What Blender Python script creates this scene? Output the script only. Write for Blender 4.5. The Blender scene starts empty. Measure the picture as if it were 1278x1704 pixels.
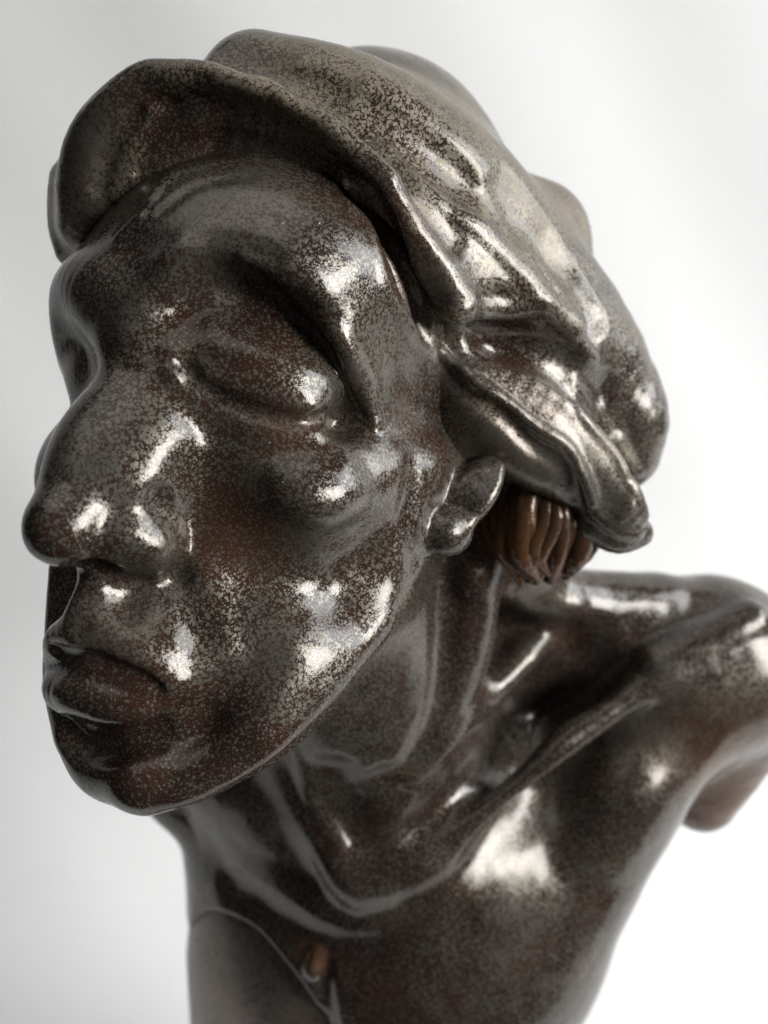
import bpy, math, os
import numpy as np
from mathutils import Vector

scene = bpy.context.scene
VOX = float(os.environ.get('BUST_VOX', '0.11'))
S = 0.006                      # modelling units (cm of a life-size head) to metres: a bust of about 30 cm

# ---------------------------------------------------------------- camera
cam_data = bpy.data.cameras.new('camera')
cam = bpy.data.objects.new('camera', cam_data)
scene.collection.objects.link(cam)
cam.location = (0, -32*S, 44*S)
cam.rotation_euler = (math.radians(90-18), 0, 0)
cam_data.sensor_fit = 'HORIZONTAL'
cam_data.sensor_width = 36
cam_data.lens = 36*1400/1278
cam_data.clip_start = 0.005
cam_data.clip_end = 50
cam_data.dof.use_dof = True
cam_data.dof.focus_distance = 23.0*S
cam_data.dof.aperture_fstop = 17
scene.camera = cam

# ---------------------------------------------------------------- world and lamps (indoors, window light)
world = bpy.data.worlds.new('World'); scene.world = world
world.use_nodes = True
bg = world.node_tree.nodes['Background']
bg.inputs['Color'].default_value = (0.95, 0.97, 1, 1)
bg.inputs['Strength'].default_value = 0.035
def area(name, loc, target, size, sizey, power, col):
    l = bpy.data.lights.new(name, 'AREA'); l.shape = 'RECTANGLE'; l.size = size; l.size_y = sizey
    l.energy = power; l.color = col
    o = bpy.data.objects.new(name, l); scene.collection.objects.link(o)
    o.location = loc
    o.rotation_euler = (Vector(target)-Vector(loc)).to_track_quat('-Z', 'Y').to_euler()
    return o
area('window_light', (1.30, -0.75, 0.62), (0, 0, .22), .56, .72, 26, (1, .985, .965))
area('side_window_light', (1.35, -0.05, 0.85), (.1, .3, .25), .8, .8, 16, (.93, .965, 1))
area('ceiling_light', (-.2, -.1, 1.7), (0, .1, .0), 1.6, 1.6, 6.5, (1, .975, .94))
scene.view_settings.view_transform = 'Standard'
scene.view_settings.look = 'None'
scene.view_settings.gamma = 1
scene.view_settings.exposure = 0
scene.view_settings.use_curve_mapping = False

# ---------------------------------------------------------------- modelling engine
# The bust is modelled like clay: ellipsoids and tapering tubes are smoothly joined or carved,
# brush strokes raise or press the surface, and the result is meshed by surface nets.
def catmull(P, n):
    P = np.asarray(P, float)
    if len(P) < 2: return P
    if len(P) == 2:
        t = np.linspace(0, 1, max(2, n//2))[:, None]
        return P[0]*(1-t)+P[1]*t
    E = np.vstack([2*P[0]-P[1], P, 2*P[-1]-P[-2]])
    out = []
    for i in range(len(P)-1):
        a, b, c, d = E[i], E[i+1], E[i+2], E[i+3]
        t = np.linspace(0, 1, n, endpoint=False)[:, None]
        out.append(.5*((2*b)+(-a+c)*t+(2*a-5*b+4*c-d)*t*t+(-a+3*b-3*c+d)*t**3))
    out.append(P[-1:])
    return np.vstack(out)

def seg_t(P, C, flat, use=None):
    """yield for each segment of the polyline C the distance to it, and the radius there"""
    X, Y, Z = P
    segs = list(zip(C[:-1], C[1:])) if len(C) > 1 else [(C[0], C[0])]
    if use is not None: segs = [g for g, u in zip(segs, use) if u]
    for a, b in segs:
        ax, ay, az, ar = a; bx, by, bz, br = b
        ux, uy, uz = bx-ax, by-ay, bz-az
        L = max(ux*ux+uy*uy+uz*uz, 1e-9)
        qx = X-ax; qy = Y-ay; qz = Z-az
        t = (qx*(ux/L)+qy*(uy/L)+qz*(uz/L)); np.clip(t, 0, 1, out=t)
        qx -= t*ux; qy -= t*uy; qz -= t*uz
        if flat is not None:
            n, s = flat
            m = (qx*n[0]+qy*n[1]+qz*n[2])*(s-1)
            qx += m*n[0]; qy += m*n[1]; qz += m*n[2]
        yield np.sqrt(qx*qx+qy*qy+qz*qz), ar+t*(br-ar)

def prim_dist(P, o, use=None):
    if o['t'] == 'ell':
        c, r, R = o['c'], o['r'], o['R']
        x, y, z = P[0]-c[0], P[1]-c[1], P[2]-c[2]
        k0 = 0; k1 = 0
        for i in range(3):
            q = (x*R[i][0]+y*R[i][1]+z*R[i][2])/r[i]
            q *= q; k0 = k0+q; k1 = k1+q/(r[i]*r[i])
        k0 = np.sqrt(k0); k1 = np.sqrt(k1)
        return k0*(k0-1)/np.maximum(k1, np.float32(1e-6))
    best = None
    for d, r in seg_t(P, o['C'], o['flat'], use):
        d -= r
        best = d if best is None else np.minimum(best, d)
    return best*np.float32(.8) if o['flat'] is not None else best

def prep(ops):
    """ops: (kind, k, type, data...) -> ready dictionaries with bounding boxes"""
    out = []
    f4 = lambda v: [np.float32(x) for x in v]
    for op in ops:
        o = {'op': op[0], 'k': np.float32(op[1]), 't': op[2]}
        if op[2] == 'ell':
            o['c'] = f4(op[3]); o['r'] = f4(op[4]); o['R'] = [f4(r) for r in op[5]]
            m = max(op[4]); o['lo'] = np.array(op[3])-m; o['hi'] = np.array(op[3])+m
        else:
            C = np.array(op[3], float)
            D = catmull(C, 4)
            o['C'] = [f4(r) for r in D]
            fl = op[4]
            if fl is not None:
                n = np.array(fl[:3], float); n /= np.linalg.norm(n); fl = (f4(n), np.float32(fl[3]))
            o['flat'] = fl
            m = C[:, 3].max()*(1 if fl is None or fl[1] > 1 else 1/float(fl[1]))
            o['lo'] = D[:, :3].min(0)-m; o['hi'] = D[:, :3].max(0)+m
            if len(D) < 2: D = np.vstack([D, D])
            o['slo'] = np.minimum(D[:-1, :3], D[1:, :3])-m; o['shi'] = np.maximum(D[:-1, :3], D[1:, :3])+m
        if op[0] == 'B': o['a'] = np.float32(op[5])
        out.append(o)
    return out

def bounds(ops):
    k = np.array([0 if o['op'] == 'B' else o['k'] for o in ops])[:, None]
    b = np.array([o['op'] == 'B' for o in ops])
    return np.array([o['lo'] for o in ops])-k, np.array([o['hi'] for o in ops])+k, b

def evaluate(p, ops, cull=None, bnd=None):
    P = [np.ascontiguousarray(p[:, i], dtype=np.float32) for i in range(3)]
    d = np.full(len(p), 1e3, np.float32)
    if bnd is not None:
        lo, hi = p.min(0), p.max(0)
        m = np.where(bnd[2], 0, cull)[:, None]
        use = ((bnd[0]-m < hi) & (bnd[1]+m > lo)).all(1)
        ops = [o for o, u in zip(ops, use) if u]
    for o in ops:
        k = o['k']; use = None
        if bnd is not None and o['t'] == 'tube':
            m = 0 if o['op'] == 'B' else cull+k
            use = ((o['slo']-m < hi) & (o['shi']+m > lo)).all(1)
            if not use.any(): continue
        if o['op'] == 'B':
            bt = None
            for e, r in seg_t(P, o['C'], o['flat'], use):
                e /= r
                bt = e if bt is None else np.minimum(bt, e)
            bt = 1-np.minimum(bt*bt, 1)
            d -= o['a']*bt*bt
            continue
        e = prim_dist(P, o, use)
        if o['op'] == 'S': e = -e
        h = np.maximum(k-np.abs(d-e), 0)
        h *= h; h *= np.float32(.25/k)
        d = np.minimum(d, e)-h if o['op'] == 'U' else np.maximum(d, e)+h
    return d

def mesh_sdf(ops, vox, lo, hi, B=4, newton=1):
    ops = prep(ops); bnd = bounds(ops)
    lo = np.asarray(lo, float); hi = np.asarray(hi, float)
    # blocks near the surface, coarse to fine
    big = 6; w = vox*B*big
    nb = np.ceil((hi-lo)/w).astype(int)
    bi = np.stack(np.meshgrid(*[np.arange(n) for n in nb], indexing='ij'), -1).reshape(-1, 3)
    dc = np.concatenate([evaluate(lo+(c+.5)*w, ops) for c in np.array_split(bi, max(1, len(bi)//20000))])
    bi = bi[np.abs(dc) < w*1.0]
    g4 = np.stack(np.meshgrid(*[np.arange(big)]*3, indexing='ij'), -1).reshape(-1, 3)
    g = np.stack(np.meshgrid(*[np.arange(B+1)]*3, indexing='ij'), -1).reshape(-1, 3)
    M = np.array([1 << 40, 1 << 20, 1], dtype=np.int64)
    off = np.array([[i, j, k] for i in (0, 1) for j in (0, 1) for k in (0, 1)])
    def work(b):
        blk = b*big+g4
        dc = evaluate(lo+(blk+.5)*vox*B, ops, vox*B*1.2+1.8, bnd)
        blk = blk[np.abs(dc) < vox*B*1.0+.5]
        if not len(blk): return None
        gi = blk[:, None, :]*B+g[None]
        D = evaluate((lo+gi.reshape(-1, 3)*vox), ops, vox*B*1.2+1.8, bnd).reshape(len(blk), B+1, B+1, B+1)
        S = D < 0
        cnt = sum(S[:, i:B+i, j:B+j, k:B+k].astype(np.int8) for i, j, k in off)
        w = np.argwhere((cnt > 0) & (cnt < 8))
        if not len(w): return None
        acc = np.zeros((len(w), 3)); num = np.zeros(len(w))
        vals = [D[w[:, 0], w[:, 1]+i, w[:, 2]+j, w[:, 3]+k] for i, j, k in off]
        for x in range(8):
            for ax in range(3):
                if off[x][ax]: continue
                a, c = vals[x], vals[x+(4, 2, 1)[ax]]
                cr = (a < 0) != (c < 0)
                t = np.where(cr, a/np.where(cr, a-c, 1), 0)
                acc += np.where(cr[:, None], off[x][None]+t[:, None]*np.eye(3)[ax][None], 0); num += cr
        ci = blk[w[:, 0]]*B+w[:, 1:]
        V = lo+(ci+acc/num[:, None])*vox
        ED = []
        for ax in range(3):
            sl1 = [slice(None)]+[slice(0, B)]*3; sl1[ax+1] = slice(1, B+1)
            A, Bq = S[:, :B, :B, :B], S[tuple(sl1)]
            e = np.argwhere(A != Bq)
            ED.append(np.column_stack([blk[e[:, 0]]*B+e[:, 1:], np.full(len(e), ax), A[e[:, 0], e[:, 1], e[:, 2], e[:, 3]]]))
        for _ in range(newton):      # pull the vertices onto the true surface
            h = vox*.5
            d = evaluate(V, ops, vox*B*1.2+1.8, bnd)
            G = np.stack([evaluate(V+np.eye(3)[a]*h, ops, vox*B*1.2+1.8, bnd)-d for a in range(3)], 1)/h
            st = -d/np.maximum((G*G).sum(1), .05)
            V = V+np.clip(st, -vox, vox)[:, None]*np.clip(G, -2, 2)
        return V, ci@M, np.vstack(ED).astype(np.int64)
    res = [r for r in map(work, bi) if r is not None]
    V = np.vstack([r[0] for r in res]); VK = np.concatenate([r[1] for r in res]); ED = np.vstack([r[2] for r in res])
    so = np.argsort(VK); V = V[so]; VK = VK[so]
    F = []
    for ax in range(3):
        e = ED[ED[:, 3] == ax]; u, v = (ax+1) % 3, (ax+2) % 3
        eu, ev = np.eye(3, dtype=np.int64)[u], np.eye(3, dtype=np.int64)[v]
        ks = [x@M for x in (e[:, :3]-eu-ev, e[:, :3]-ev, e[:, :3], e[:, :3]-eu)]
        ix = [np.minimum(np.searchsorted(VK, k), len(VK)-1) for k in ks]
        ok = np.all([VK[i] == k for i, k in zip(ix, ks)], axis=0)
        f = np.column_stack(ix)[ok]
        flip = e[ok, 4] == 0
        f[flip] = f[flip][:, ::-1]
        F.append(f)
    return V, np.vstack(F)

# ---------------------------------------------------------------- the clay: shapes and strokes, cm
PAINT = {'crust': [(-8.27, -13.15, 37.3, 2.2, -0.25), (-4.32, -10.59, 37.08, 2.6, -0.3), (3.49, -4.7, 40.65, 2.6, -0.3), (-6.88, -13.46, 33.12, 2.2, -0.15), (-6.43, -13.2, 30.66, 2.0, -0.1), (-3.36, -8.75, 42.73, 2.4, -0.2), (0.19, -6.89, 43.63, 2.0, -0.3), (-1.63, -10.22, 36.61, 1.6, 0.3), (6.71, -2.35, 18.74, 5, 0.2), (-5.69, -6.27, 47.15, 3.0, -0.5), (0.28, -3.39, 15.56, 11, -0.16), (-3.44, -8.98, 43.66, 3, 0.25), (-0.65, -8.45, 40.44, 2.5, 0.2), (-7.6, -12.18, 38.67, 2.0, 0.15)], 'tan': [(-1.41, -4.24, 48.54, 5, 0.8), (1.56, -2.61, 47.07, 5, 0.8), (5.16, -0.21, 44.76, 4, 0.6), (-5.33, -7.38, 48.59, 1.6, 0.8), (-7.21, -6.36, 48.49, 1.6, 0.6), (-3.76, -7.47, 48.29, 1.6, 0.8), (-2.23, -7.21, 47.47, 1.6, 0.7), (-0.64, -6.97, 46.61, 1.6, 0.6), (1.07, -5.93, 44.95, 2.0, 0.5), (2.99, -4.85, 43.42, 2.5, 0.3), (4.42, -2.82, 43.18, 3.5, 0.5), (7.09, -1.4, 41.09, 3, 0.4)], 'rust': [(-3.89, -10.46, 36.52, 2.4, 0.22), (4.34, -4.92, 38.34, 2.6, 0.25), (0.19, -6.89, 43.63, 2.2, 0.25), (13.78, 1.66, 23.0, 4.5, 0.8), (16.83, 3.79, 18.24, 5.5, 0.9), (4.55, -4.26, 33.92, 2.2, 0.75), (-2.75, -9.68, 38.92, 1.6, 0.3), (-6.84, -5.67, 47.38, 3, 0.1), (-2.93, -4.81, 16.04, 1.0, 0.9)]}  # thinnest crust, under the hair rim: brown glaze plus dark reflection painted in
BODY = [
 ('U',0.5,'ell',[-2.583,-1.069,40.226],[6.2,8.2,7.4],[[0.9285,-0.371,0.0179],[-0.3606,-0.8889,0.2826],[0.0889,0.2688,0.9591]]),
 ('U',2.0,'ell',[-4.594,-5.497,41.602],[5.2,4.2,4.25],[[0.9285,-0.371,0.0179],[-0.3606,-0.8889,0.2826],[0.0889,0.2688,0.9591]]),
 ('U',2.0,'ell',[-4.859,-6.688,36.277],[4.6,4.4,6.2],[[0.9285,-0.371,0.0179],[-0.3606,-0.8889,0.2826],[0.0889,0.2688,0.9591]]),
 ('U',1.0,'ell',[-0.482,-4.898,41.834],[1.6,2.6,2.6],[[0.9285,-0.371,0.0179],[-0.3606,-0.8889,0.2826],[0.0889,0.2688,0.9591]]),
 ('U',1.8,'ell',[-3.942,-7.307,42.935],[3.2,1.9,1.9],[[0.9285,-0.371,0.0179],[-0.3606,-0.8889,0.2826],[0.0889,0.2688,0.9591]]),
 ('U',2.2,'tube',[[0.299,-7.36,35.049,0.7],[-0.439,-8.546,33.341,0.75],[-1.725,-10.184,32.183,0.75],[-3.298,-11.794,31.11,0.8],[-4.988,-12.616,30.522,0.9],[-6.224,-12.887,30.337,0.9]],None),
 ('U',2.0,'ell',[-3.29,-9.669,32.797],[1.6,2.2,2.4],[[0.9285,-0.371,0.0179],[-0.3606,-0.8889,0.2826],[0.0889,0.2688,0.9591]]),
 ('U',1.4,'tube',[[-8.422,-1.935,34.65,0.9],[-8.767,-4.011,31.927,0.9],[-8.517,-8.311,30.398,1.0],[-7.917,-10.86,30.223,1.0]],None),
 ('U',1.0,'ell',[-7.195,-11.76,29.979],[1.5,1.15,1.0],[[0.9285,-0.371,0.0179],[-0.3606,-0.8889,0.2826],[0.0889,0.2688,0.9591]]),
 ('U',1.5,'ell',[-5.886,-8.955,31.377],[2.4,3.0,1.3],[[0.9285,-0.371,0.0179],[-0.3606,-0.8889,0.2826],[0.0889,0.2688,0.9591]]),
 ('U',1.2,'ell',[-6.727,-10.845,33.028],[2.3,2.1,2.2],[[0.9285,-0.371,0.0179],[-0.3606,-0.8889,0.2826],[0.0889,0.2688,0.9591]]),
 ('U',1.5,'ell',[-2.681,-9.424,36.999],[1.9,1.85,1.65],[[0.9285,-0.371,0.0179],[-0.3606,-0.8889,0.2826],[0.0889,0.2688,0.9591]]),
 ('U',1.5,'ell',[-8.948,-6.92,36.878],[1.52,1.85,1.65],[[0.9285,-0.371,0.0179],[-0.3606,-0.8889,0.2826],[0.0889,0.2688,0.9591]]),
 ('U',1.2,'tube',[[-1.717,-9.28,37.443,1.0],[0.445,-7.379,37.335,0.9],[1.753,-5.198,37.019,0.9]],None),
 ('U',1.2,'tube',[[-9.405,-6.209,37.294,1.0],[-9.415,-3.439,37.145,0.9],[-8.775,-0.991,36.816,0.9]],None),
 ('U',1.5,'ell',[-0.49,-7.11,35.574],[1.5,2.3,3.0],[[0.9285,-0.371,0.0179],[-0.3606,-0.8889,0.2826],[0.0889,0.2688,0.9591]]),
 ('U',1.0,'tube',[[-9.335,-8.95,34.685,0.5],[-9.289,-9.861,33.178,0.5],[-9.189,-10.647,32.051,0.5],[-8.614,-11.446,30.888,0.5]],None),
 ('U',1.0,'tube',[[-6.067,-9.184,41.572,0.75],[-5.122,-9.452,42.883,0.65],[-4.149,-9.16,43.181,0.6],[-3.302,-8.93,43.084,0.55],[-2.525,-8.899,42.537,0.5],[-1.734,-8.58,41.672,0.48],[-0.971,-8.071,40.56,0.48],[-0.337,-7.363,39.136,0.48],[0.024,-6.787,37.904,0.45]],None),
 ('U',1.2,'tube',[[-6.84,-8.672,42.022,0.85],[-7.776,-8.027,42.501,0.8],[-8.631,-7.196,42.608,0.65],[-9.259,-6.374,41.915,0.5],[-9.534,-5.523,40.346,0.45]],None),
 ('S',0.8,'tube',[[-5.667,-10.609,41.596,0.6],[-5.074,-10.171,42.254,0.75],[-4.178,-10.069,42.61,0.95],[-3.149,-9.675,42.114,0.98],[-2.186,-9.199,41.109,0.9],[-1.618,-8.901,40.17,0.8],[-1.404,-8.944,39.372,0.7]],None),
 ('S',0.6,'tube',[[-8.739,-9.05,40.531,0.65],[-9.273,-8.362,40.596,0.9],[-9.779,-7.766,40.059,0.85]],None),
 ('U',1.1,'ell',[-3.17,-8.73,40.406],[1.9,1.15,1.3],[[0.9314,0.0479,-0.3607],[0.0991,-0.9873,0.1246],[0.3502,0.1517,0.9243]]),
 ('U',0.6,'ell',[-8.341,-6.538,40.083],[1.4,1.05,0.9],[[-0.6294,0.6716,-0.3909],[-0.756,-0.6456,0.108],[-0.1798,0.3635,0.9141]]),
 ('U',0.8,'tube',[[-6.398,-8.359,42.338,0.65],[-6.546,-8.767,41.591,0.65],[-6.749,-9.329,40.458,0.75],[-7.187,-10.485,39.23,0.92],[-7.558,-11.464,38.146,0.95],[-7.805,-12.118,37.419,0.85]],None),
 ('U',1.2,'tube',[[-5.763,-9.003,40.747,0.6],[-5.973,-10.136,39.363,0.85],[-6.035,-10.763,37.941,0.85]],None),
 ('U',1.2,'ell',[-7.102,-10.617,37.691],[1.6,1.4,2.2],[[0.9285,-0.371,0.0179],[-0.3606,-0.8889,0.2826],[0.0889,0.2688,0.9591]]),
 ('U',0.7,'ell',[-7.925,-12.434,37.139],[0.82,0.9,0.8],[[0.9285,-0.371,0.0179],[-0.3606,-0.8889,0.2826],[0.0889,0.2688,0.9591]]),
 ('U',0.4,'tube',[[-5.94,-11.402,36.542,0.9],[-6.737,-11.906,36.717,0.78]],None),
 ('U',0.4,'tube',[[-8.303,-9.961,36.437,0.75],[-8.231,-11.063,36.733,0.7]],None),
 ('S',0.15,'ell',[-7.179,-12.501,36.149],[0.55,0.6,0.3],[[0.9285,-0.371,0.0179],[-0.3606,-0.8889,0.2826],[0.0889,0.2688,0.9591]]),
 ('S',0.2,'ell',[-8.465,-11.951,36.001],[0.32,0.5,0.3],[[0.9285,-0.371,0.0179],[-0.3606,-0.8889,0.2826],[0.0889,0.2688,0.9591]]),
 ('U',0.4,'tube',[[-5.567,-12.655,33.108,0.22],[-6.706,-12.501,33.953,0.5],[-7.603,-12.168,34.336,0.5],[-8.493,-11.786,33.918,0.46],[-9.141,-11.227,33.039,0.22]],None),
 ('U',0.3,'tube',[[-5.787,-12.691,32.64,0.25],[-6.742,-12.66,32.519,0.64],[-7.66,-12.388,32.705,0.74],[-8.529,-11.946,32.484,0.62],[-9.037,-11.392,32.577,0.25]],None),
 ('U',0.8,'tube',[[-7.322,-11.004,35.481,0.5],[-7.58,-12.076,35.007,0.45],[-7.661,-12.314,34.278,0.38]],None),
 ('U',0.6,'tube',[[1.163,-6.065,37.418,0.5],[1.197,-6.69,35.816,0.5]],None),
 ('U',0.3,'ell',[1.841,-7.185,35.265],[0.95,0.8,0.95],[[1.0,0.0,0.0],[0.0,0.309,0.9511],[0.0,-0.9511,0.309]]),
 ('U',0.3,'tube',[[1.95,-6.902,35.487,0.55],[2.651,-6.448,36.239,0.9],[3.259,-5.952,36.794,0.65]],[-0.6,-0.73,0.342,1.4]),
 ('U',2.5,'tube',[[-3.086,-2.87,34.626,4.6],[-0.975,-0.861,26.575,4.6],[0.578,0.554,19.601,5.2]],None),
 ('U',2.5,'ell',[0.325,1.326,12.917],[10.2,7.4,10.5],[[0.9781,-0.2079,-0.0],[-0.2079,-0.9781,0.0],[0.0,0.0,1.0]]),
 ('U',3,'ell',[1.494,2.939,18.852],[12.0,4.3,5.0],[[1.0,0.0,0.0],[0.0,-1.0,0.0],[0.0,0.0,1.0]]),
 ('U',2.5,'tube',[[2.778,2.678,26.14,3.0],[9.499,3.258,26.305,2.6],[14.982,3.736,26.159,2.7]],None),
 ('U',1.5,'ell',[15.828,3.361,25.005],[3.3,3.3,3.3],[[1.0,0.0,0.0],[0.0,-1.0,0.0],[0.0,0.0,1.0]]),
 ('U',1.5,'tube',[[16.11,3.492,25.407,3.0],[17.161,3.844,21.638,2.4],[16.156,4.454,17.042,1.9]],None),
 ('U',3,'tube',[[13.853,3.143,24.334,3.2],[10.443,2.602,19.434,3.0],[6.472,1.401,14.118,2.6]],None),
 ('U',3.5,'tube',[[11.772,1.046,23.383,1.8],[10.501,-0.124,20.427,1.9],[8.256,-0.718,16.013,1.9],[5.953,-0.955,11.722,1.6]],None),
 ('U',1.1,'tube',[[-0.928,-4.813,19.911,0.75],[0.499,-4.781,20.173,0.8],[1.927,-4.49,20.906,0.8],[4.37,-3.435,22.534,0.75],[8.025,-1.517,24.554,0.7],[12.626,0.188,26.566,0.65],[15.884,1.654,27.841,0.7]],None),
 ('U',1.2,'tube',[[-0.642,-4.813,19.911,0.65],[-1.589,-4.734,20.479,0.6],[-2.351,-4.363,21.46,0.5],[-3.576,-3.293,23.62,0.45],[-4.59,-2.201,25.687,0.5]],None),
 ('U',2,'tube',[[-4.202,-0.47,21.306,3.0],[-8.608,1.837,21.934,2.6],[-9.686,2.263,20.009,2.2]],None),
 ('U',1.5,'tube',[[3.613,-0.199,33.466,2.2],[6.767,1.458,29.503,1.5],[12.064,3.047,27.924,1.5]],None),
 ('U',1.8,'tube',[[3.565,-2.504,34.463,1.2],[3.275,-2.885,31.993,1.1],[3.041,-2.726,28.923,1.0],[1.464,-2.922,24.761,0.7],[0.024,-3.326,22.222,0.5]],None),
 ('U',1.2,'tube',[[7.007,0.726,27.576,0.5],[5.607,-0.489,27.073,0.55],[3.956,-1.736,25.822,0.55],[2.446,-2.7,24.474,0.5],[1.228,-3.282,23.33,0.4]],None),
 ('S',0.35,'ell',[-6.789,-5.12,10.229],[5.0,6.3,5.6],[[1.0,0.0,0.0],[0.0,0.309,0.9511],[0.0,-0.9511,0.309]]),
 ('S',0.15,'tube',[[-0.895,-7.17,45.341,0.25],[-0.117,-7.194,44.622,0.5],[0.389,-7.226,43.551,0.58],[0.885,-7.001,42.302,0.58],[1.625,-6.64,41.149,0.5],[2.506,-6.113,40.181,0.25]],None),
 ('B',0.0,'tube',[[-0.69,-6.81,45.08,0.844],[0.02,-6.68,44.31,0.857],[0.45,-6.6,43.21,0.872],[1.0,-6.35,42.0,0.893],[1.77,-5.93,40.89,0.92],[2.8,-4.18,39.7,0.993]],None,-0.15),
 ('B',0.0,'tube',[[-1.17,-7.64,45.04,0.392],[-0.51,-7.69,44.45,0.394],[-0.15,-8.22,43.49,0.39],[0.3,-8.06,42.32,0.399],[1.13,-6.62,40.97,0.43],[1.64,-6.11,40.24,0.442]],None,0.1),
 ('B',0.0,'tube',[[-3.57,-9.68,43.55,0.214],[-3.05,-9.64,43.3,0.338],[-2.68,-9.51,43.0,0.465],[-2.01,-9.09,42.24,0.479],[-1.15,-9.25,41.39,0.481],[-0.6,-8.84,40.24,0.497],[-0.24,-8.57,39.1,0.374]],None,0.12),
 ('B',0.0,'tube',[[-4.48,-10.32,40.57,0.681],[-3.55,-10.36,40.34,0.682],[-2.72,-10.26,40.06,0.688],[-2.04,-10.05,39.74,0.697]],None,0.1),
 ('B',0.0,'tube',[[-5.18,-10.25,40.9,0.371],[-4.71,-10.36,40.42,0.372],[-3.88,-10.39,39.96,0.374],[-3.04,-10.36,39.62,0.376],[-2.2,-10.16,39.44,0.38],[-1.63,-9.69,39.44,0.388]],None,-0.15),
 ('B',0.0,'tube',[[-5.5,-10.63,40.31,0.644],[-4.51,-10.56,39.33,0.655],[-2.95,-10.69,38.79,0.656],[-1.57,-10.35,38.64,0.667]],None,-0.08),
 ('B',0.0,'tube',[[-5.45,-10.46,40.56,0.523],[-4.58,-10.5,39.66,0.529],[-3.27,-10.51,39.16,0.533],[-1.89,-10.21,38.99,0.541]],None,0.05),
 ('B',0.0,'tube',[[-5.49,-10.07,41.23,0.527],[-5.35,-10.32,40.8,0.525]],None,0.1),
 ('B',0.0,'tube',[[-4.68,-9.68,44.03,0.424],[-3.61,-9.73,44.02,0.423],[-2.79,-9.83,43.6,0.424]],None,-0.05),
 ('B',0.0,'tube',[[0.02,-8.48,41.44,1.323],[0.54,-7.71,39.98,1.391],[0.91,-7.62,38.54,1.421]],None,-0.14),
 ('B',0.0,'tube',[[-1.22,-9.43,43.37,1.47],[-0.85,-9.32,42.76,1.49]],None,-0.14),
 ('B',0.0,'tube',[[-4.19,-11.23,37.28,2.339],[-3.47,-11.39,35.67,2.376]],None,-0.45),
 ('B',0.0,'tube',[[-2.53,-11.23,35.78,2.07],[-1.16,-10.21,35.02,2.182]],None,-0.36),
 ('B',0.0,'tube',[[-2.77,-11.31,37.64,0.866],[-1.71,-11.12,37.33,0.877],[-0.63,-10.24,37.31,0.91]],None,0.1),
 ('B',0.0,'tube',[[0.02,-9.55,33.32,0.634],[-1.32,-11.22,32.28,0.601],[-2.71,-12.49,31.32,0.578],[-4.07,-13.19,30.65,0.566]],None,0.1),
 ('B',0.0,'tube',[[-2.01,-11.03,37.96,1.402],[-1.25,-10.74,37.76,1.424]],None,0.16),
 ('B',0.0,'tube',[[-0.32,-9.66,35.34,1.025],[0.36,-9.13,36.43,1.032],[1.07,-8.3,37.44,1.053]],None,-0.12),
 ('B',0.0,'tube',[[-5.59,-11.85,37.8,0.512],[-5.25,-11.67,37.23,0.52],[-5.1,-11.74,36.48,0.524],[-5.47,-11.41,35.47,0.54]],None,-0.3),
 ('B',0.0,'tube',[[-6.15,-12.4,37.04,0.832],[-5.76,-12.28,36.76,0.84]],None,0.14),
 ('B',0.0,'tube',[[-6.82,-11.99,35.24,0.932],[-6.84,-12.29,34.88,0.924]],None,-0.05),
 ('B',0.0,'tube',[[-4.99,-11.36,35.49,0.986],[-4.43,-11.64,34.75,0.984],[-4.23,-12.05,33.64,0.982]],None,0.13),
 ('B',0.0,'tube',[[-5.38,-11.47,35.28,0.73],[-4.95,-11.84,34.58,0.726],[-4.78,-12.1,34.01,0.723]],None,-0.1),
 ('B',0.0,'tube',[[-3.41,-11.73,34.27,1.114],[-3.4,-12.03,33.36,1.114],[-3.89,-12.36,32.29,1.115]],None,-0.08),
 ('B',0.0,'tube',[[-6.52,-12.42,34.6,1.015],[-5.75,-12.61,34.01,1.015],[-5.11,-12.61,33.24,1.026]],None,0.12),
 ('B',0.0,'tube',[[-8.56,-12.24,33.75,0.345],[-7.76,-12.82,33.95,0.336],[-7.03,-12.96,33.79,0.334],[-6.22,-13.04,33.49,0.274],[-5.72,-12.97,33.13,0.184]],None,-0.32),
 ('B',0.0,'tube',[[-8.15,-12.96,32.83,0.77],[-6.98,-13.3,32.65,0.761],[-6.19,-13.17,32.52,0.766]],None,0.12),
 ('B',0.0,'tube',[[-8.48,-12.22,31.14,0.651],[-7.9,-12.46,30.96,0.646],[-6.83,-12.97,31.3,0.629],[-5.92,-12.88,31.75,0.628]],None,-0.22),
 ('B',0.0,'tube',[[-7.58,-12.44,35.36,0.517],[-7.67,-12.82,34.71,0.513]],None,-0.1),
 ('B',0.0,'tube',[[-3.33,-12.42,32.15,1.592],[-1.94,-11.61,32.77,1.633],[-0.5,-10.05,33.36,1.726]],None,0.2),
 ('B',0.0,'tube',[[-5.28,-13.22,31.21,1.028],[-4.82,-12.65,31.75,1.046]],None,-0.14),
 ('B',0.0,'tube',[[-8.08,-12.61,30.33,1.295],[-6.62,-13.6,30.75,1.234]],None,0.16),
 ('B',0.0,'tube',[[2.34,-7.2,36.21,0.483],[2.85,-6.9,36.86,0.484]],None,-0.13),
 ('B',0.0,'tube',[[2.71,-7.42,35.66,0.334],[3.48,-6.87,36.56,0.337],[3.66,-6.27,37.18,0.342]],None,0.14),
 ('B',0.0,'tube',[[0.89,-8.45,37.66,0.626],[0.72,-8.73,36.29,0.63],[0.92,-8.53,34.9,0.646]],None,-0.12),
 ('B',0.0,'tube',[[2.21,-4.1,32.49,0.946],[2.18,-4.29,29.73,0.967],[2.03,-4.52,27.37,0.983],[1.15,-4.92,25.3,0.991]],None,-0.2),
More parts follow.
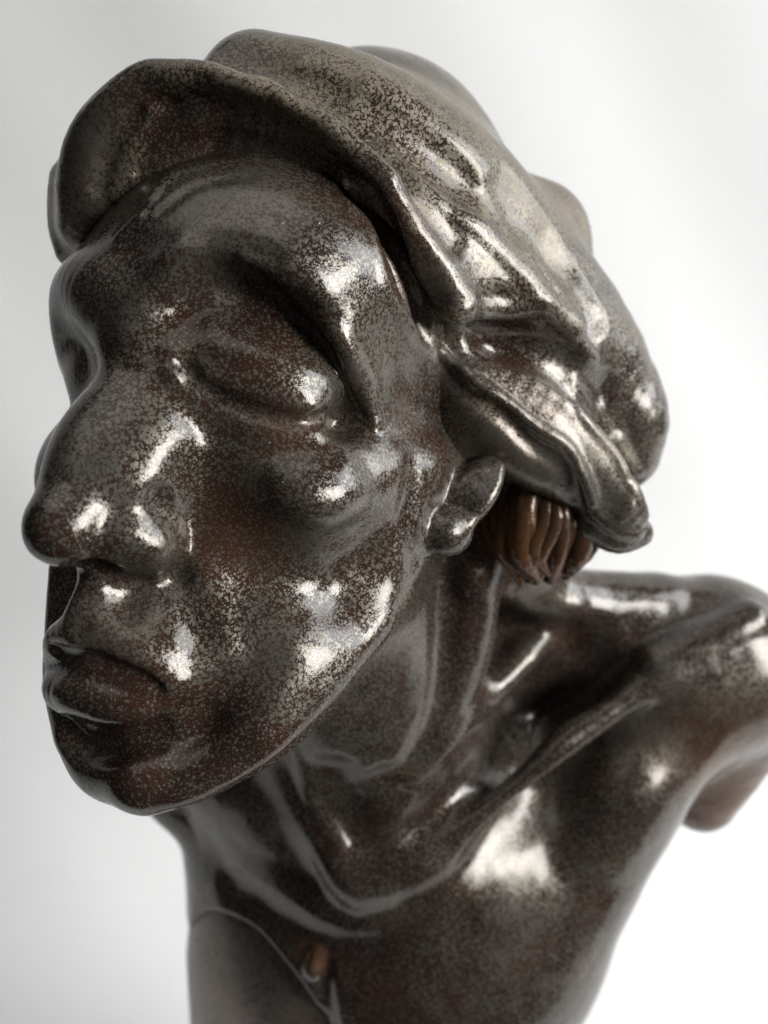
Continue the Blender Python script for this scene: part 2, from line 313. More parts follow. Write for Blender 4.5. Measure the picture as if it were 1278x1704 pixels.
 ('B',0.0,'tube',[[5.99,-0.76,27.5,0.994],[3.82,-2.76,26.44,0.95],[2.3,-4.4,25.61,0.912],[1.16,-4.9,24.49,0.909]],None,0.1),
 ('B',0.0,'tube',[[8.32,0.45,26.42,2.593],[6.35,0.31,23.99,2.636],[3.62,-3.3,23.62,2.399],[1.89,-4.62,22.65,2.331]],None,-0.5),
 ('B',0.0,'tube',[[0.36,-5.04,23.93,1.137],[0.02,-5.16,24.68,1.125]],None,-0.25),
 ('B',0.0,'tube',[[-3.59,-4.67,25.92,0.587],[-2.76,-4.52,23.41,0.603],[-1.72,-4.97,21.68,0.605]],None,0.12),
 ('B',0.0,'tube',[[-1.77,-5.14,24.93,1.347],[-0.67,-4.98,22.66,1.384]],None,-0.3),
 ('B',0.0,'tube',[[0.02,-5.8,19.71,1.621],[2.35,-5.3,20.68,1.63],[5.51,-2.63,21.4,1.746],[9.26,-1.0,23.19,1.796]],None,-0.12),
 ('B',0.0,'tube',[[3.04,-4.06,32.36,0.733],[5.15,-0.65,30.02,0.829],[8.1,0.38,29.34,0.858]],None,0.14),
 ('B',0.0,'tube',[[2.63,-4.09,31.55,0.868],[5.84,0.21,28.53,1.012],[9.26,0.59,28.07,1.026]],None,-0.1),
 ('B',0.0,'tube',[[11.47,-0.04,27.12,1.119],[13.57,0.4,27.94,1.124],[15.93,1.07,28.63,1.138]],None,0.34),
 ('B',0.0,'tube',[[10.85,0.73,28.0,1.288],[13.65,1.61,28.73,1.31]],None,-0.15),
 ('B',0.0,'tube',[[9.33,-2.68,20.24,2.768],[9.85,-2.26,21.42,2.77]],None,0.34),
 ('B',0.0,'tube',[[4.66,-3.6,20.98,3.169],[6.08,-2.2,21.37,3.281]],None,-0.25),
 ('B',0.0,'tube',[[6.22,-3.61,19.2,2.724],[6.98,-3.73,18.41,2.734]],None,0.12),
 ('B',0.0,'tube',[[11.13,-1.12,24.74,2.271],[12.38,-1.38,24.03,2.269]],None,-0.25),
 ('B',0.0,'tube',[[-6.43,-2.63,17.4,1.549],[-3.93,-4.41,17.04,1.482],[-1.18,-5.49,16.68,1.442],[1.21,-5.63,17.55,1.425],[2.88,-5.38,17.99,1.43]],None,-0.22),
 ('B',0.0,'tube',[[-6.1,-2.66,18.69,1.531],[-3.4,-4.34,18.35,1.467],[-0.93,-5.3,18.36,1.428]],None,0.1),
 ('B',0.0,'tube',[[-2.78,-5.08,16.32,0.586],[-2.91,-5.17,15.64,0.588]],None,0.25),
 ('B',0.0,'tube',[[-2.41,-5.28,15.91,0.584],[-2.25,-5.63,13.32,0.592]],None,-0.2),
 ('B',0.0,'tube',[[-1.13,-5.8,20.27,1.382],[-0.69,-5.45,17.61,1.432]],None,-0.1),
 ('B',0.0,'tube',[[-6.26,-7.99,45.03,0.418],[-5.71,-7.37,45.67,0.425],[-4.56,-7.29,45.98,0.425]],None,0.08),
 ('B',0.0,'tube',[[-5.8,-8.62,44.7,0.346],[-4.88,-8.33,45.31,0.347],[-3.63,-8.16,45.54,0.349]],None,-0.05),
 ('B',0.0,'tube',[[-7.05,-8.33,44.11,0.385],[-6.53,-8.31,44.56,0.383]],None,0.07),
]
HAIR = [
 ('U',0.5,'ell',[-2.025,-0.653,42.247],[6.6,7.8,6.2],[[0.9285,-0.371,0.0179],[-0.3606,-0.8889,0.2826],[0.0889,0.2688,0.9591]]),
 ('U',1.5,'ell',[-0.545,1.381,43.83],[5.7,6.7,6.0],[[1.0,0.0,0.0],[0.0,0.309,0.9511],[0.0,-0.9511,0.309]]),
 ('U',0.8,'tube',[[-8.837,-5.275,44.38,0.9],[-8.133,-5.565,45.428,1.2],[-6.825,-5.725,46.391,1.4],[-5.383,-5.858,46.79,1.45],[-3.661,-5.945,46.686,1.4],[-2.049,-5.973,46.114,1.15]],None),
 ('U',0.85,'tube',[[-8.804,-5.666,44.794,0.4],[-8.624,-6.09,45.754,0.52],[-8.14,-6.543,46.625,0.6],[-7.263,-6.804,47.44,0.58],[-6.38,-7.025,48.052,0.46],[-5.502,-7.329,48.089,0.4],[-4.562,-7.46,48.01,0.38],[-3.694,-7.567,47.68,0.4],[-3.09,-7.375,47.622,0.38],[-2.384,-7.433,47.121,0.36],[-1.595,-7.368,46.836,0.4],[-0.798,-7.311,46.201,0.38],[0.148,-7.364,45.392,0.4],[0.852,-7.245,44.463,0.4],[1.56,-6.971,43.366,0.45],[2.267,-6.709,42.23,0.45]],None),
 ('U',2.0,'tube',[[-3.807,-3.797,48.281,1.6],[-1.079,-3.969,47.428,1.75],[1.562,-3.032,45.781,1.8],[4.371,-1.654,43.549,1.9],[6.775,-0.892,41.039,1.9],[8.572,-0.568,38.803,1.6]],None),
 ('U',1.3,'tube',[[0.925,-5.141,44.468,1.0],[2.433,-4.908,43.242,1.15],[4.039,-4.341,42.4,1.1],[5.6,-3.483,41.481,0.9]],None),
 ('U',1.2,'ell',[4.702,-0.66,39.488],[3.8,3.6,4.0],[[1.0,0.0,0.0],[0.0,0.309,0.9511],[0.0,-0.9511,0.309]]),
 ('U',0.9,'tube',[[6.553,-2.042,40.736,1.2],[7.865,-1.296,39.796,1.2]],None),
 ('U',0.6,'tube',[[1.803,-5.362,40.875,0.55],[3.497,-5.146,39.598,0.8],[5.244,-4.837,38.284,1.1],[6.59,-4.542,36.927,1.2],[7.838,-4.502,35.433,0.95],[8.853,-4.328,34.349,0.4]],None),
 ('U',0.5,'tube',[[7.217,-4.345,34.62,0.7],[8.183,-4.412,34.09,0.55],[8.998,-4.191,34.122,0.35]],None),
 ('U',0.8,'ell',[3.335,-3.446,38.033],[1.9,2.3,1.7],[[1.0,0.0,0.0],[0.0,0.309,0.9511],[0.0,-0.9511,0.309]]),
 ('U',0.8,'tube',[[2.229,-5.069,39.836,0.7],[3.31,-5.317,38.424,0.85],[4.803,-4.93,37.027,0.85],[6.149,-4.472,36.172,0.7]],None),
 ('U',0.9,'ell',[2.252,-4.468,38.449],[1.2,1.9,1.15],[[1.0,0.0,0.0],[0.0,0.309,0.9511],[0.0,-0.9511,0.309]]),
 ('U',0.7,'tube',[[7.865,-1.566,38.968,1.1],[9.159,-1.211,37.792,1.35],[9.39,-1.27,36.317,0.95]],None),
 ('U',2.2,'ell',[5.928,1.472,44.11],[1.4,1.6,1.6],[[1.0,0.0,0.0],[0.0,0.309,0.9511],[0.0,-0.9511,0.309]]),
 ('U',1.2,'tube',[[4.597,0.185,44.355,1.2],[6.348,1.943,44.265,1.2],[7.286,2.177,43.044,0.8]],None),
 ('U',1,'tube',[[-7.798,0.566,42.962,1.6],[-8.743,-2.003,44.291,1.4],[-9.343,-4.319,45.702,0.8],[-9.806,-4.343,44.658,0.6],[-9.787,-4.363,43.625,0.5]],None),
 ('U',0.6,'tube',[[-1.037,-5.715,45.289,0.9],[0.018,-5.702,44.036,0.9],[0.943,-5.241,42.542,0.9],[1.912,-5.089,41.068,0.8]],None),
 ('S',0.4,'tube',[[-7.99,-7.055,44.403,0.35],[-7.245,-7.45,45.127,0.75],[-6.032,-7.848,45.843,1.25],[-4.799,-8.045,46.209,1.5],[-3.465,-8.015,46.138,1.4],[-2.234,-7.8,45.668,1.0],[-1.056,-7.344,45.132,0.5]],None),
 ('S',0.3,'tube',[[-1.626,-7.323,45.517,0.3],[-0.566,-7.156,45.062,0.52],[0.102,-6.859,44.034,0.55],[0.578,-6.606,42.87,0.52],[1.237,-6.372,41.649,0.45],[2.23,-6.016,40.479,0.25]],None),
 ('U',1.5,'ell',[6.245,0.541,35.742],[3.5,3.5,4.0],[[1.0,0.0,0.0],[0.0,0.309,0.9511],[0.0,-0.9511,0.309]]),
 ('B',0.0,'tube',[[-4.09,-5.8,48.73,1.257],[-2.8,-6.26,48.24,1.241],[-1.64,-6.51,47.6,1.239],[-0.65,-6.42,47.1,1.252],[0.7,-6.09,46.31,1.282],[2.12,-5.68,45.45,1.317]],None,-0.25),
 ('B',0.0,'tube',[[0.07,-6.32,46.48,0.574],[1.04,-6.35,45.58,0.581],[2.48,-5.95,44.54,0.598],[4.02,-5.41,43.34,0.619],[4.98,-5.06,42.17,0.636]],None,0.2),
 ('B',0.0,'tube',[[0.84,-7.56,45.05,0.819],[1.9,-6.75,43.95,0.858]],None,-0.16),
 ('B',0.0,'tube',[[3.82,-4.2,45.5,0.965],[5.03,-3.66,43.95,1.002],[6.08,-3.66,42.64,1.017],[6.82,-3.81,41.51,1.024]],None,-0.25),
 ('B',0.0,'tube',[[1.35,-7.52,44.03,0.831],[2.24,-7.17,42.81,0.856]],None,-0.1),
 ('B',0.0,'tube',[[2.02,-7.0,41.96,0.523],[3.53,-5.48,41.84,0.555],[4.98,-5.05,42.06,0.562],[6.21,-4.37,41.37,0.58]],None,0.28),
 ('B',0.0,'tube',[[4.98,-5.05,42.06,0.487],[6.24,-4.37,40.99,0.505],[6.89,-3.92,40.15,0.518]],None,0.12),
 ('B',0.0,'tube',[[1.85,-5.92,41.23,0.916],[3.02,-5.43,40.92,0.936],[4.64,-4.71,40.74,0.963],[5.88,-4.47,40.23,0.977]],None,-0.34),
 ('B',0.0,'tube',[[6.7,-4.04,39.68,0.798],[7.41,-3.38,39.06,0.821]],None,-0.2),
 ('B',0.0,'tube',[[5.9,-4.43,39.74,0.669],[6.75,-5.1,38.38,0.664],[8.06,-5.23,36.39,0.675]],None,-0.12),
 ('B',0.0,'tube',[[6.39,-4.2,39.4,0.398],[7.84,-2.96,37.61,0.423],[9.23,-2.39,35.81,0.439]],None,0.08),
 ('B',0.0,'tube',[[-1.32,-6.12,47.93,1.003],[0.36,-5.87,47.2,1.023],[2.14,-5.37,45.97,1.059],[3.92,-4.52,44.48,1.114]],None,-0.12),
 ('B',0.0,'tube',[[-0.32,-5.49,48.33,0.682],[1.42,-5.21,47.28,0.699],[2.91,-4.76,46.01,0.723]],None,0.08),
 ('B',0.0,'tube',[[-7.87,-7.24,47.32,0.322],[-6.63,-7.46,47.87,0.316],[-5.28,-7.76,48.03,0.311]],None,0.05),
 ('B',0.0,'tube',[[-7.96,-6.84,45.39,0.436],[-7.43,-7.16,46.37,0.425],[-6.66,-7.3,47.17,0.418]],None,-0.12),
 ('B',0.0,'tube',[[-7.6,-6.67,45.24,0.373],[-6.99,-6.97,46.31,0.363],[-6.21,-7.17,47.18,0.356]],None,0.1),
 ('B',0.0,'tube',[[-6.77,-6.71,45.87,0.402],[-6.31,-6.94,46.69,0.394],[-5.64,-7.13,47.34,0.388]],None,-0.12),
 ('B',0.0,'tube',[[-5.66,-6.62,46.42,0.368],[-4.96,-6.94,47.21,0.359]],None,0.09),
 ('B',0.0,'tube',[[-4.74,-6.59,46.57,0.401],[-4.14,-6.93,47.21,0.392]],None,-0.11),
 ('B',0.0,'tube',[[-3.65,-6.63,46.49,0.334],[-3.25,-6.97,47.06,0.327]],None,0.09),
 ('B',0.0,'tube',[[-5.11,-6.73,46.86,0.364],[-3.93,-6.8,47.01,0.362],[-2.78,-6.88,46.7,0.362]],None,0.1),
 ('B',0.0,'tube',[[-1.51,-6.86,47.33,0.454],[-0.16,-6.46,46.49,0.467],[1.12,-6.89,44.88,0.469]],None,-0.02782663400971814),
 ('B',0.0,'tube',[[-2.87,-7.5,47.92,0.407],[-1.41,-6.79,47.31,0.423],[-0.1,-6.42,46.49,0.434],[1.16,-6.65,45.02,0.439],[2.34,-6.69,43.27,0.448]],None,0.01892278216718905),
 ('B',0.0,'tube',[[-2.93,-7.52,47.94,0.337],[-1.33,-6.57,47.41,0.353],[0.0,-6.33,46.53,0.361],[1.36,-6.5,45.01,0.365]],None,-0.025760262522646342),
 ('B',0.0,'tube',[[-1.25,-6.44,47.5,0.451],[0.23,-6.21,46.55,0.461],[1.53,-6.39,44.98,0.467]],None,0.01992140770632396),
 ('B',0.0,'tube',[[-1.09,-6.37,47.5,0.346],[0.46,-6.04,46.68,0.355],[1.87,-6.16,44.98,0.361]],None,-0.03514310018020059),
 ('B',0.0,'tube',[[-0.88,-6.14,47.7,0.365],[0.56,-5.99,46.68,0.372],[2.04,-5.98,45.08,0.38]],None,0.026452464260183613),
 ('B',0.0,'tube',[[-2.69,-6.04,48.41,0.482],[-0.83,-6.05,47.82,0.486],[0.64,-5.95,46.7,0.495],[2.25,-5.86,45.01,0.508]],None,-0.029964102105044823),
 ('B',0.0,'tube',[[-0.76,-6.03,47.81,0.366],[0.84,-5.83,46.75,0.374],[2.38,-5.68,45.11,0.384],[3.86,-5.61,43.18,0.395]],None,0.01879920302051602),
 ('B',0.0,'tube',[[-0.57,-5.93,47.86,0.444],[1.05,-5.69,46.78,0.454],[2.63,-5.48,45.07,0.468],[4.15,-5.37,43.24,0.48]],None,-0.026992625174179108),
 ('B',0.0,'tube',[[-2.39,-5.79,48.62,0.491],[-0.46,-5.83,47.94,0.495],[1.15,-5.6,46.86,0.507],[2.9,-5.2,45.08,0.526]],None,0.018108756182124073),
 ('B',0.0,'tube',[[-0.32,-5.66,48.1,0.42],[1.39,-5.43,46.9,0.431],[3.11,-4.95,45.15,0.448]],None,-0.03324283783157283),
 ('B',0.0,'tube',[[-2.3,-5.75,48.66,0.416],[-0.34,-5.7,48.05,0.42],[1.38,-5.44,46.89,0.431],[3.24,-4.8,45.22,0.451],[5.02,-4.65,43.0,0.466]],None,0.028944488709550704),
 ('B',0.0,'tube',[[3.51,-5.84,42.56,0.431],[4.62,-5.24,42.1,0.443],[5.78,-4.57,41.1,0.46]],None,-0.03372811308700755),
 ('B',0.0,'tube',[[3.65,-5.79,42.72,0.389],[4.79,-5.16,42.13,0.401],[5.97,-4.5,41.07,0.416],[7.17,-3.7,39.77,0.433]],None,0.043428877729535756),
 ('B',0.0,'tube',[[3.88,-5.67,42.79,0.473],[4.92,-5.09,42.21,0.487],[6.1,-4.44,41.17,0.504],[7.53,-3.39,39.68,0.531]],None,-0.025505290214487435),
 ('B',0.0,'tube',[[4.04,-5.54,43.01,0.529],[5.05,-5.01,42.16,0.545],[6.21,-4.39,41.06,0.564],[7.58,-3.36,39.7,0.594]],None,0.022142979829870235),
 ('B',0.0,'tube',[[3.24,-5.67,43.96,0.525],[4.35,-5.29,43.09,0.538],[5.31,-4.76,42.37,0.553],[6.49,-4.21,41.03,0.573],[7.78,-3.19,39.61,0.603]],None,-0.0341907113069925),
 ('B',0.0,'tube',[[3.82,-4.66,44.42,0.422],[4.83,-4.53,43.33,0.43],[5.75,-4.39,42.29,0.437],[6.8,-3.93,41.17,0.45]],None,0.02879107834762592),
 ('B',0.0,'tube',[[3.97,-4.41,44.58,0.473],[4.82,-4.38,43.44,0.48],[5.85,-4.16,42.44,0.489],[6.8,-3.92,41.16,0.5]],None,-0.03664937416754152),
 ('B',0.0,'tube',[[2.99,-5.87,40.42,0.742],[4.53,-5.84,39.39,0.752],[5.82,-5.77,38.52,0.761],[6.79,-5.71,37.23,0.774],[7.64,-5.55,35.76,0.791]],None,-0.3),
 ('B',0.0,'tube',[[1.77,-5.86,40.75,0.333],[2.71,-6.04,39.86,0.334],[3.75,-6.05,39.24,0.336],[4.83,-5.98,38.29,0.341],[5.85,-5.88,37.76,0.344],[6.51,-5.73,36.73,0.35],[6.87,-5.46,35.67,0.358]],None,0.2),
 ('B',0.0,'tube',[[1.77,-6.01,40.44,0.48],[2.72,-6.08,39.43,0.484],[3.77,-6.11,38.74,0.487],[4.79,-5.96,37.75,0.496],[5.72,-5.8,37.05,0.503],[6.29,-5.38,35.81,0.517]],None,-0.12),
 ('B',0.0,'tube',[[5.87,-4.45,39.88,0.353],[6.44,-5.17,38.63,0.349],[7.47,-5.09,37.54,0.355],[8.33,-5.05,36.21,0.36],[8.89,-4.82,35.08,0.368]],None,0.16),
 ('B',0.0,'tube',[[7.07,-5.24,35.18,0.362],[7.94,-5.16,34.6,0.366],[8.63,-4.96,34.4,0.369]],None,0.12),
 ('B',0.0,'tube',[[4.12,-5.93,39.46,0.147],[5.51,-5.85,38.63,0.149],[6.6,-5.76,37.29,0.152],[7.43,-5.56,35.73,0.155]],None,-0.02784112402771796),
 ('B',0.0,'tube',[[3.94,-6.0,39.33,0.145],[5.43,-5.9,38.49,0.147],[6.48,-5.78,37.24,0.149],[7.43,-5.55,35.73,0.153]],None,0.04786705598084899),
 ('B',0.0,'tube',[[3.82,-6.02,39.33,0.157],[5.27,-5.91,38.57,0.159],[6.46,-5.78,37.1,0.163],[7.27,-5.56,35.76,0.166]],None,-0.029442717029056587),
 ('B',0.0,'tube',[[3.87,-6.04,39.21,0.149],[5.4,-5.93,38.26,0.151],[6.43,-5.79,37.22,0.154],[7.21,-5.53,35.7,0.158]],None,0.04069662248986255),
 ('B',0.0,'tube',[[8.45,-2.76,37.67,0.448],[9.22,-2.45,36.14,0.46]],None,-0.05359703466523239),
 ('B',0.0,'tube',[[8.32,-2.78,37.68,0.398],[9.01,-2.5,35.99,0.409]],None,0.05619160470142717),
 ('B',0.0,'tube',[[8.04,-2.87,37.56,0.477],[8.23,-4.94,36.48,0.45]],None,-0.06287129855418085),
]
CURLS = [
 ('U',0.3,'ell',[5.452,-2.749,34.032],[1.75,1.9,1.75],[[1.0,0.0,0.0],[0.0,0.309,0.9511],[0.0,-0.9511,0.309]]),
 ('U',0.1,'tube',[[4.144,-3.193,36.354,0.221],[3.503,-3.691,35.132,0.234],[3.905,-4.092,33.729,0.208],[5.066,-4.097,32.353,0.15]],None),
 ('U',0.1,'tube',[[4.604,-3.523,36.323,0.419],[4.094,-3.9,35.183,0.443],[4.279,-4.326,33.741,0.394],[4.902,-4.175,32.289,0.15]],None),
 ('U',0.1,'tube',[[4.771,-3.625,36.459,0.321],[4.411,-4.391,35.039,0.339],[4.11,-4.533,33.705,0.302],[5.407,-4.203,32.352,0.15]],None),
 ('U',0.1,'tube',[[4.866,-3.814,36.373,0.48],[4.762,-4.604,35.067,0.508],[4.73,-4.669,33.672,0.452],[5.469,-4.366,32.501,0.15]],None),
 ('U',0.1,'tube',[[5.325,-3.969,36.374,0.388],[4.835,-4.663,35.208,0.41],[5.158,-4.671,33.677,0.365],[5.24,-4.234,32.43,0.15]],None),
 ('U',0.1,'tube',[[5.334,-3.954,36.267,0.41],[5.485,-4.623,34.987,0.434],[5.107,-4.74,33.863,0.386],[5.96,-4.368,32.627,0.15]],None),
 ('U',0.1,'tube',[[5.59,-3.951,36.155,0.363],[5.824,-4.726,34.986,0.384],[5.428,-4.68,33.685,0.342],[5.49,-4.242,32.593,0.15]],None),
 ('U',0.1,'tube',[[5.898,-4.012,36.199,0.374],[6.067,-4.634,34.956,0.396],[6.031,-4.636,33.662,0.352],[5.949,-4.324,32.435,0.15]],None),
 ('U',0.1,'tube',[[6.042,-3.678,36.102,0.326],[6.445,-4.415,34.855,0.345],[6.148,-4.513,33.626,0.307],[6.156,-4.176,32.571,0.15]],None),
 ('U',0.1,'tube',[[6.791,-3.525,35.914,0.488],[6.872,-4.26,34.634,0.516],[6.777,-4.391,33.52,0.459],[6.486,-4.108,32.505,0.15]],None),
 ('U',0.1,'tube',[[6.787,-3.286,35.89,0.345],[7.323,-3.98,34.679,0.365],[7.074,-4.192,33.411,0.325],[5.831,-4.107,32.4,0.15]],None),
 ('U',0.1,'tube',[[4.19,-4.259,35.855,0.17],[4.359,-4.373,36.314,0.2],[4.743,-4.555,36.238,0.2],[4.792,-4.646,35.798,0.18],[4.464,-4.482,35.492,0.12]],None),
]

# ---------------------------------------------------------------- materials
class NT:
    """small helper to wire shader nodes"""
    def __init__(self, name):
        self.m = bpy.data.materials.new(name); self.m.use_nodes = True
        self.t = self.m.node_tree; self.b = self.t.nodes['Principled BSDF']
    def n(self, typ, **kw):
        o = self.t.nodes.new(typ)
        for k, v in kw.items():
            if k in o.inputs.keys(): self.put(o.inputs[k], v)
            else: setattr(o, k, v)
        return o
    def put(self, sock, v):
        if isinstance(v, bpy.types.NodeSocket): self.t.links.new(v, sock)
        else: sock.default_value = v
    def math(self, op, a, b=0., c=None):
        o = self.t.nodes.new('ShaderNodeMath'); o.operation = op
        self.put(o.inputs[0], a); self.put(o.inputs[1], b)
        if c is not None: self.put(o.inputs[2], c)
        return o.outputs[0]
    def ramp(self, x, a, b, lo=0., hi=1.):
        o = self.t.nodes.new('ShaderNodeMapRange'); o.interpolation_type = 'SMOOTHSTEP'
        self.put(o.inputs[0], x); self.put(o.inputs[1], a); self.put(o.inputs[2], b); self.put(o.inputs[3], lo); self.put(o.inputs[4], hi)
        return o.outputs[0]
    def mix(self, f, a, b):
        o = self.t.nodes.new('ShaderNodeMix'); o.data_type = 'RGBA'
        self.put(o.inputs[0], f)
        for s, v in ((o.inputs[6], a), (o.inputs[7], b)):
            self.put(s, (*v, 1) if isinstance(v, tuple) and len(v) == 3 else v)
        return o.outputs[2]
    def noise(self, vec, scale, detail=3, rough=.55, dist=0.):
        o = self.t.nodes.new('ShaderNodeTexNoise')
        self.put(o.inputs['Vector'], vec); o.inputs['Scale'].default_value = scale
        o.inputs['Detail'].default_value = detail; o.inputs['Roughness'].default_value = rough
        o.inputs['Distortion'].default_value = dist
        return o
    def vadd(self, a, b, s):
        m = self.t.nodes.new('ShaderNodeVectorMath'); m.operation = 'MULTIPLY_ADD'
        self.put(m.inputs[0], b); m.inputs[1].default_value = (s, s, s); self.put(m.inputs[2], a)
        return m.outputs[0]

def glaze(name, flake=(.165, .152, .128), glass=(.020, .012, .0085), tan=(.23, .195, .13), cover=0., tan_amt=.5, brown=None, brown_amt=0.):
    """dark iron glaze: brown-black glass under a crust of grey crystal flakes, thick here and thin there"""
    k = NT(name)
    tc = k.n('ShaderNodeTexCoord').outputs['Object']
    cm = k.t.nodes.new('ShaderNodeVectorMath'); cm.operation = 'SCALE'; k.put(cm.inputs[0], tc); cm.inputs['Scale'].default_value = 1/S
    p = cm.outputs[0]
    big = k.noise(p, .22, 3, .55).outputs['Fac']
    mid = k.noise(p, .8, 4, .6).outputs['Fac']
    fine = k.noise(p, 10., 3, .65)
    # flower-shaped flakes
    wob = k.vadd(p, fine.outputs['Color'], .13)
    v1 = k.n('ShaderNodeTexVoronoi', Vector=wob, Scale=7.6, Randomness=1.0).outputs['Distance']
    v2 = k.n('ShaderNodeTexVoronoi', Vector=wob, Scale=16., Randomness=1.0).outputs['Distance']
    d = k.math('MINIMUM', v1, k.math('MULTIPLY_ADD', v2, .9, .06))
    dens = k.math('ADD', k.math('MULTIPLY_ADD', big, 1.1, cover-.63), k.math('MULTIPLY_ADD', mid, .65, -.325))
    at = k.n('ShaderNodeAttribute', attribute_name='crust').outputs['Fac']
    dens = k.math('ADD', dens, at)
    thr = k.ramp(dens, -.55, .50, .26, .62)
    fl = k.ramp(k.math('SUBTRACT', thr, d), -.05, .09)
    # colours
    tint = k.noise(p, .35, 3, .6).outputs['Fac']
    at2 = k.n('ShaderNodeAttribute', attribute_name='tan').outputs['Fac']
    tn = k.math('MINIMUM', 1., k.math('MAXIMUM', 0., k.math('ADD', at2, k.ramp(tint, .5, .75, 0, tan_amt))))
    fc = k.mix(tn, flake, tan)
    var = k.noise(p, 2.4, 4, .65).outputs['Fac']
    grain = k.noise(p, 16., 3, .7).outputs['Fac']
    fc = k.mix(k.ramp(k.math('ADD', k.math('MULTIPLY', grain, .8), k.math('MULTIPLY', var, .4)), .42, .85, 0, .75), fc, (flake[0]*.55, flake[1]*.53, flake[2]*.52))
    at3 = k.n('ShaderNodeAttribute', attribute_name='rust').outputs['Fac']
    gc = k.mix(k.ramp(k.noise(p, .5, 2, .5).outputs['Fac'], .35, .7), glass, (glass[0]*1.7, glass[1]*1.3, glass[2]*1.25))
    thick = k.ramp(dens, -.25, .45, 0, .6)
    gc = k.mix(thick, gc, (flake[0]*.42, flake[1]*.38, flake[2]*.36))
    gc = k.mix(at3, gc, (.135, .058, .022))
    fc = k.mix(k.math('MULTIPLY', at3, .55), fc, (.20, .09, .045))
    lint = k.ramp(k.n('ShaderNodeTexVoronoi', Vector=wob, Scale=1.5, Randomness=1.0).outputs['Distance'], .022, .034, 1, 0)
    k.put(k.b.inputs['Base Color'], k.mix(lint, k.mix(fl, gc, fc), (.55, .54, .52)))
    k.put(k.b.inputs['Metallic'], k.math('MULTIPLY', fl, k.math('MULTIPLY_ADD', tn, -.35, .62)))
    rr = k.math('ADD', k.math('MULTIPLY', var, .10), k.math('MULTIPLY_ADD', tn, .22, .27))
    mr = k.t.nodes.new('ShaderNodeMix'); mr.data_type = 'FLOAT'
    k.put(mr.inputs[0], fl); mr.inputs[2].default_value = .13; k.put(mr.inputs[3], rr)
    k.put(k.b.inputs['Roughness'], mr.outputs[0])
    b3 = k.n('ShaderNodeBump', Strength=.3, Distance=.00012); k.put(b3.inputs['Height'], k.noise(p, 11, 2, .6).outputs['Fac'])
    k.put(k.b.inputs['Normal'], b3.outputs[0])
    return k.m

def cloth_mat():
    k = NT('white_cloth')
    tc = k.n('ShaderNodeTexCoord').outputs['Object']
    v = k.noise(tc, 9, 3, .5).outputs['Fac']
    k.put(k.b.inputs['Base Color'], k.mix(v, (.80, .80, .80), (.86, .86, .855)))
    k.b.inputs['Roughness'].default_value = .9
    k.b.inputs['Sheen Weight'].default_value = .1
    b = k.n('ShaderNodeBump', Strength=.15, Distance=.0006)
    w = k.n('ShaderNodeTexWave', Vector=tc, Scale=420.)
    k.put(b.inputs['Height'], w.outputs['Fac']); k.put(k.b.inputs['Normal'], b.outputs[0])
    return k.m

# ---------------------------------------------------------------- build
def link(name, V, F, mat, parent=None):
    me = bpy.data.meshes.new(name)
    V = np.asarray(V, np.float32)*S; F = np.asarray(F, np.int32); n = F.shape[1]
    me.vertices.add(len(V)); me.vertices.foreach_set('co', V.ravel())
    me.loops.add(F.size); me.loops.foreach_set('vertex_index', F.ravel())
    me.polygons.add(len(F)); me.polygons.foreach_set('loop_start', np.arange(0, F.size, n, dtype=np.int32))
    me.polygons.foreach_set('use_smooth', np.ones(len(F), bool))
    me.update(calc_edges=True); me.validate()
    o = bpy.data.objects.new(name, me); scene.collection.objects.link(o)
    me.materials.append(mat)
    if parent: o.parent = parent
    return o
def uneven(V, F, seed, waves=((3.2, .014, 14), (1.1, .0035, 18))):
    """hand-modelled unevenness: shift vertices along their normals by soft random waves"""
    N = np.zeros_like(V)
    fn = np.cross(V[F[:, 2]]-V[F[:, 0]], V[F[:, 3]]-V[F[:, 1]])
    for i in range(4):
        for a in range(3): N[:, a] += np.bincount(F[:, i], fn[:, a], len(V))
    N /= np.maximum(np.linalg.norm(N, axis=1), 1e-9)[:, None]
    rng = np.random.default_rng(seed); d = np.zeros(len(V))
    for lam, amp, n in waves:
        for _ in range(n):
            k = rng.normal(size=3); k *= 2*math.pi/lam/np.linalg.norm(k)*rng.uniform(.7, 1.4)
            d += amp/math.sqrt(n/2)*np.sin(V@k+rng.uniform(0, 6.28))
    return V+N*d[:, None]
def paint(o, V, name, spots):
    """glaze patches: (x, y, z, radius, amount) in modelling units, stored per vertex"""
    a = np.zeros(len(V), np.float32)
    for x, y, z, r, w in spots:
        t = np.sqrt(((V-np.array([x, y, z]))**2).sum(1))/r
        a += w*np.clip(1-t*t, 0, 1)**2
    at = o.data.attributes.new(name, 'FLOAT', 'POINT'); at.data.foreach_set('value', a)

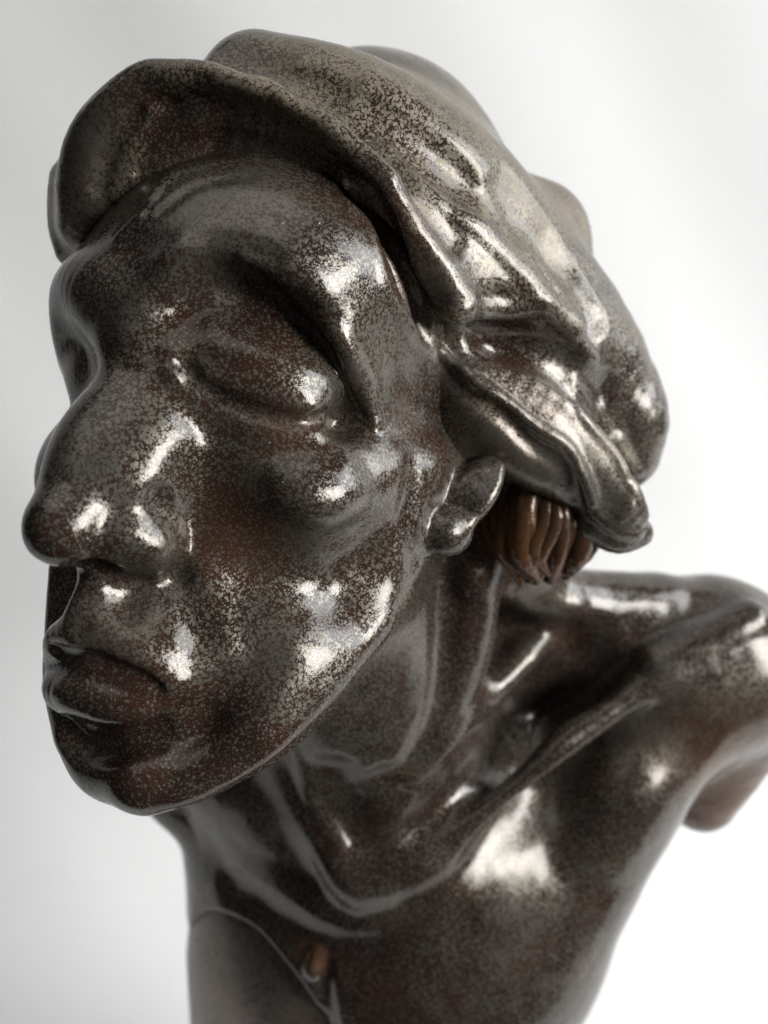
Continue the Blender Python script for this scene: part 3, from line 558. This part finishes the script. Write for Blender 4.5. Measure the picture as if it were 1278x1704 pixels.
TABLE = -16.0
bust = bpy.data.objects.new('bust', None); scene.collection.objects.link(bust)
bust.location = (0, 0, TABLE*S)
bust['label'] = 'dark brown glazed ceramic bust of a man with closed eyes and swept-back hair'
bust['category'] = 'bust'
UP = np.array([0, 0, -TABLE])
skin_mat = glaze('iron_glaze')
hair_mat = glaze('iron_glaze_hair', tan_amt=1.1, cover=.15)
curl_mat = glaze('brown_glaze_curls', flake=(.10, .066, .04), glass=(.055, .026, .012), cover=.0, tan_amt=0)
parts = {}
for n, ops, mat in (('body', BODY, skin_mat), ('hair', HAIR, hair_mat)):
    V, F = mesh_sdf(ops, VOX, (-26, -24, -2), (26, 30, 64))
    V = uneven(V, F, len(n))
    o = link(n, V+UP, F, mat, bust); parts[n] = o
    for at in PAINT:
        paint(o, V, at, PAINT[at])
for op in CURLS:                       # the strands behind the ear, one by one
    c = np.atleast_2d(np.array(op[3]))[:, :3]
    V, F = mesh_sdf([op], .09, c.min(0)-2.5, c.max(0)+2.5)
    o = link('curl', V+UP, F, curl_mat, parts['hair'])
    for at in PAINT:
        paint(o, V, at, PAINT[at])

# plinth: an oval column under the chest
def loft(prof, cx, cy, ax, ay, turn=0., seg=96, power=2.2):
    V, F = [], []; ct, st = math.cos(turn), math.sin(turn)
    for z, s in prof:
        for i in range(seg):
            t = 2*math.pi*i/seg; c, q = math.cos(t), math.sin(t)
            x, y = ax*s*math.copysign(abs(c)**(2/power), c), ay*s*math.copysign(abs(q)**(2/power), q)
            V.append((cx+x*ct-y*st, cy+x*st+y*ct, z))
    for j in range(len(prof)-1):
        for i in range(seg):
            a, b = j*seg+i, j*seg+(i+1) % seg
            F.append((a, b, b+seg, a+seg))
    return np.array(V), np.array(F)
V, F = loft([(0, .01), (0, 1.10), (.25, 1.13), (1.2, 1.13), (1.6, 1.10), (2.2, 1.08), (12, 1.04), (22, 1.0), (27, .985), (29, .95), (31, .88), (33, .76), (34, .6), (34.2, .01)], -.8, .7, 9.1, 6.5, math.radians(-12))
link('plinth', V, F, glaze('plinth_glaze', flake=(.25, .21, .18), cover=.3), bust)

# white cloth: hangs behind, sweeps forward over the table
def cloth():
    nx, ns = 160, 120
    xs = np.linspace(-160, 160, nx)
    prof = []
    R = 22.; yb = 52.; flat = 52.
    for t in np.linspace(0, 1, ns):
        L = t*232
        if L < flat: prof.append((yb-R-flat+L, 0.))
        elif L < flat+R*math.pi/2:
            a = (L-flat)/R; prof.append((yb-R+R*math.sin(a), R-R*math.cos(a)))
        else: prof.append((yb, R+L-flat-R*math.pi/2))
    P = np.array(prof)
    X, J = np.meshgrid(xs, np.arange(ns))
    Y = P[J, 0]; Z = P[J, 1]
    hang = np.clip((Z-2)/30, 0, 1)
    u = X+.55*Z
    fold = (.35+.25*np.clip(X/40, 0, 1))*np.sin(u*.115+.6)+.12*np.sin(u*.27+1.9+.02*Z)+.5*np.sin(u*.05+.4)*np.sin(Z*.06)
    Y = Y+fold*hang
    V = np.stack([X, Y, Z+TABLE], -1).reshape(-1, 3)
    i = (np.arange(ns-1)[:, None]*nx+np.arange(nx-1)[None]).ravel()
    return V, np.column_stack([i, i+1, i+1+nx, i+nx])
V, F = cloth()
c = link('backdrop', V, F, cloth_mat())
c['kind'] = 'structure'
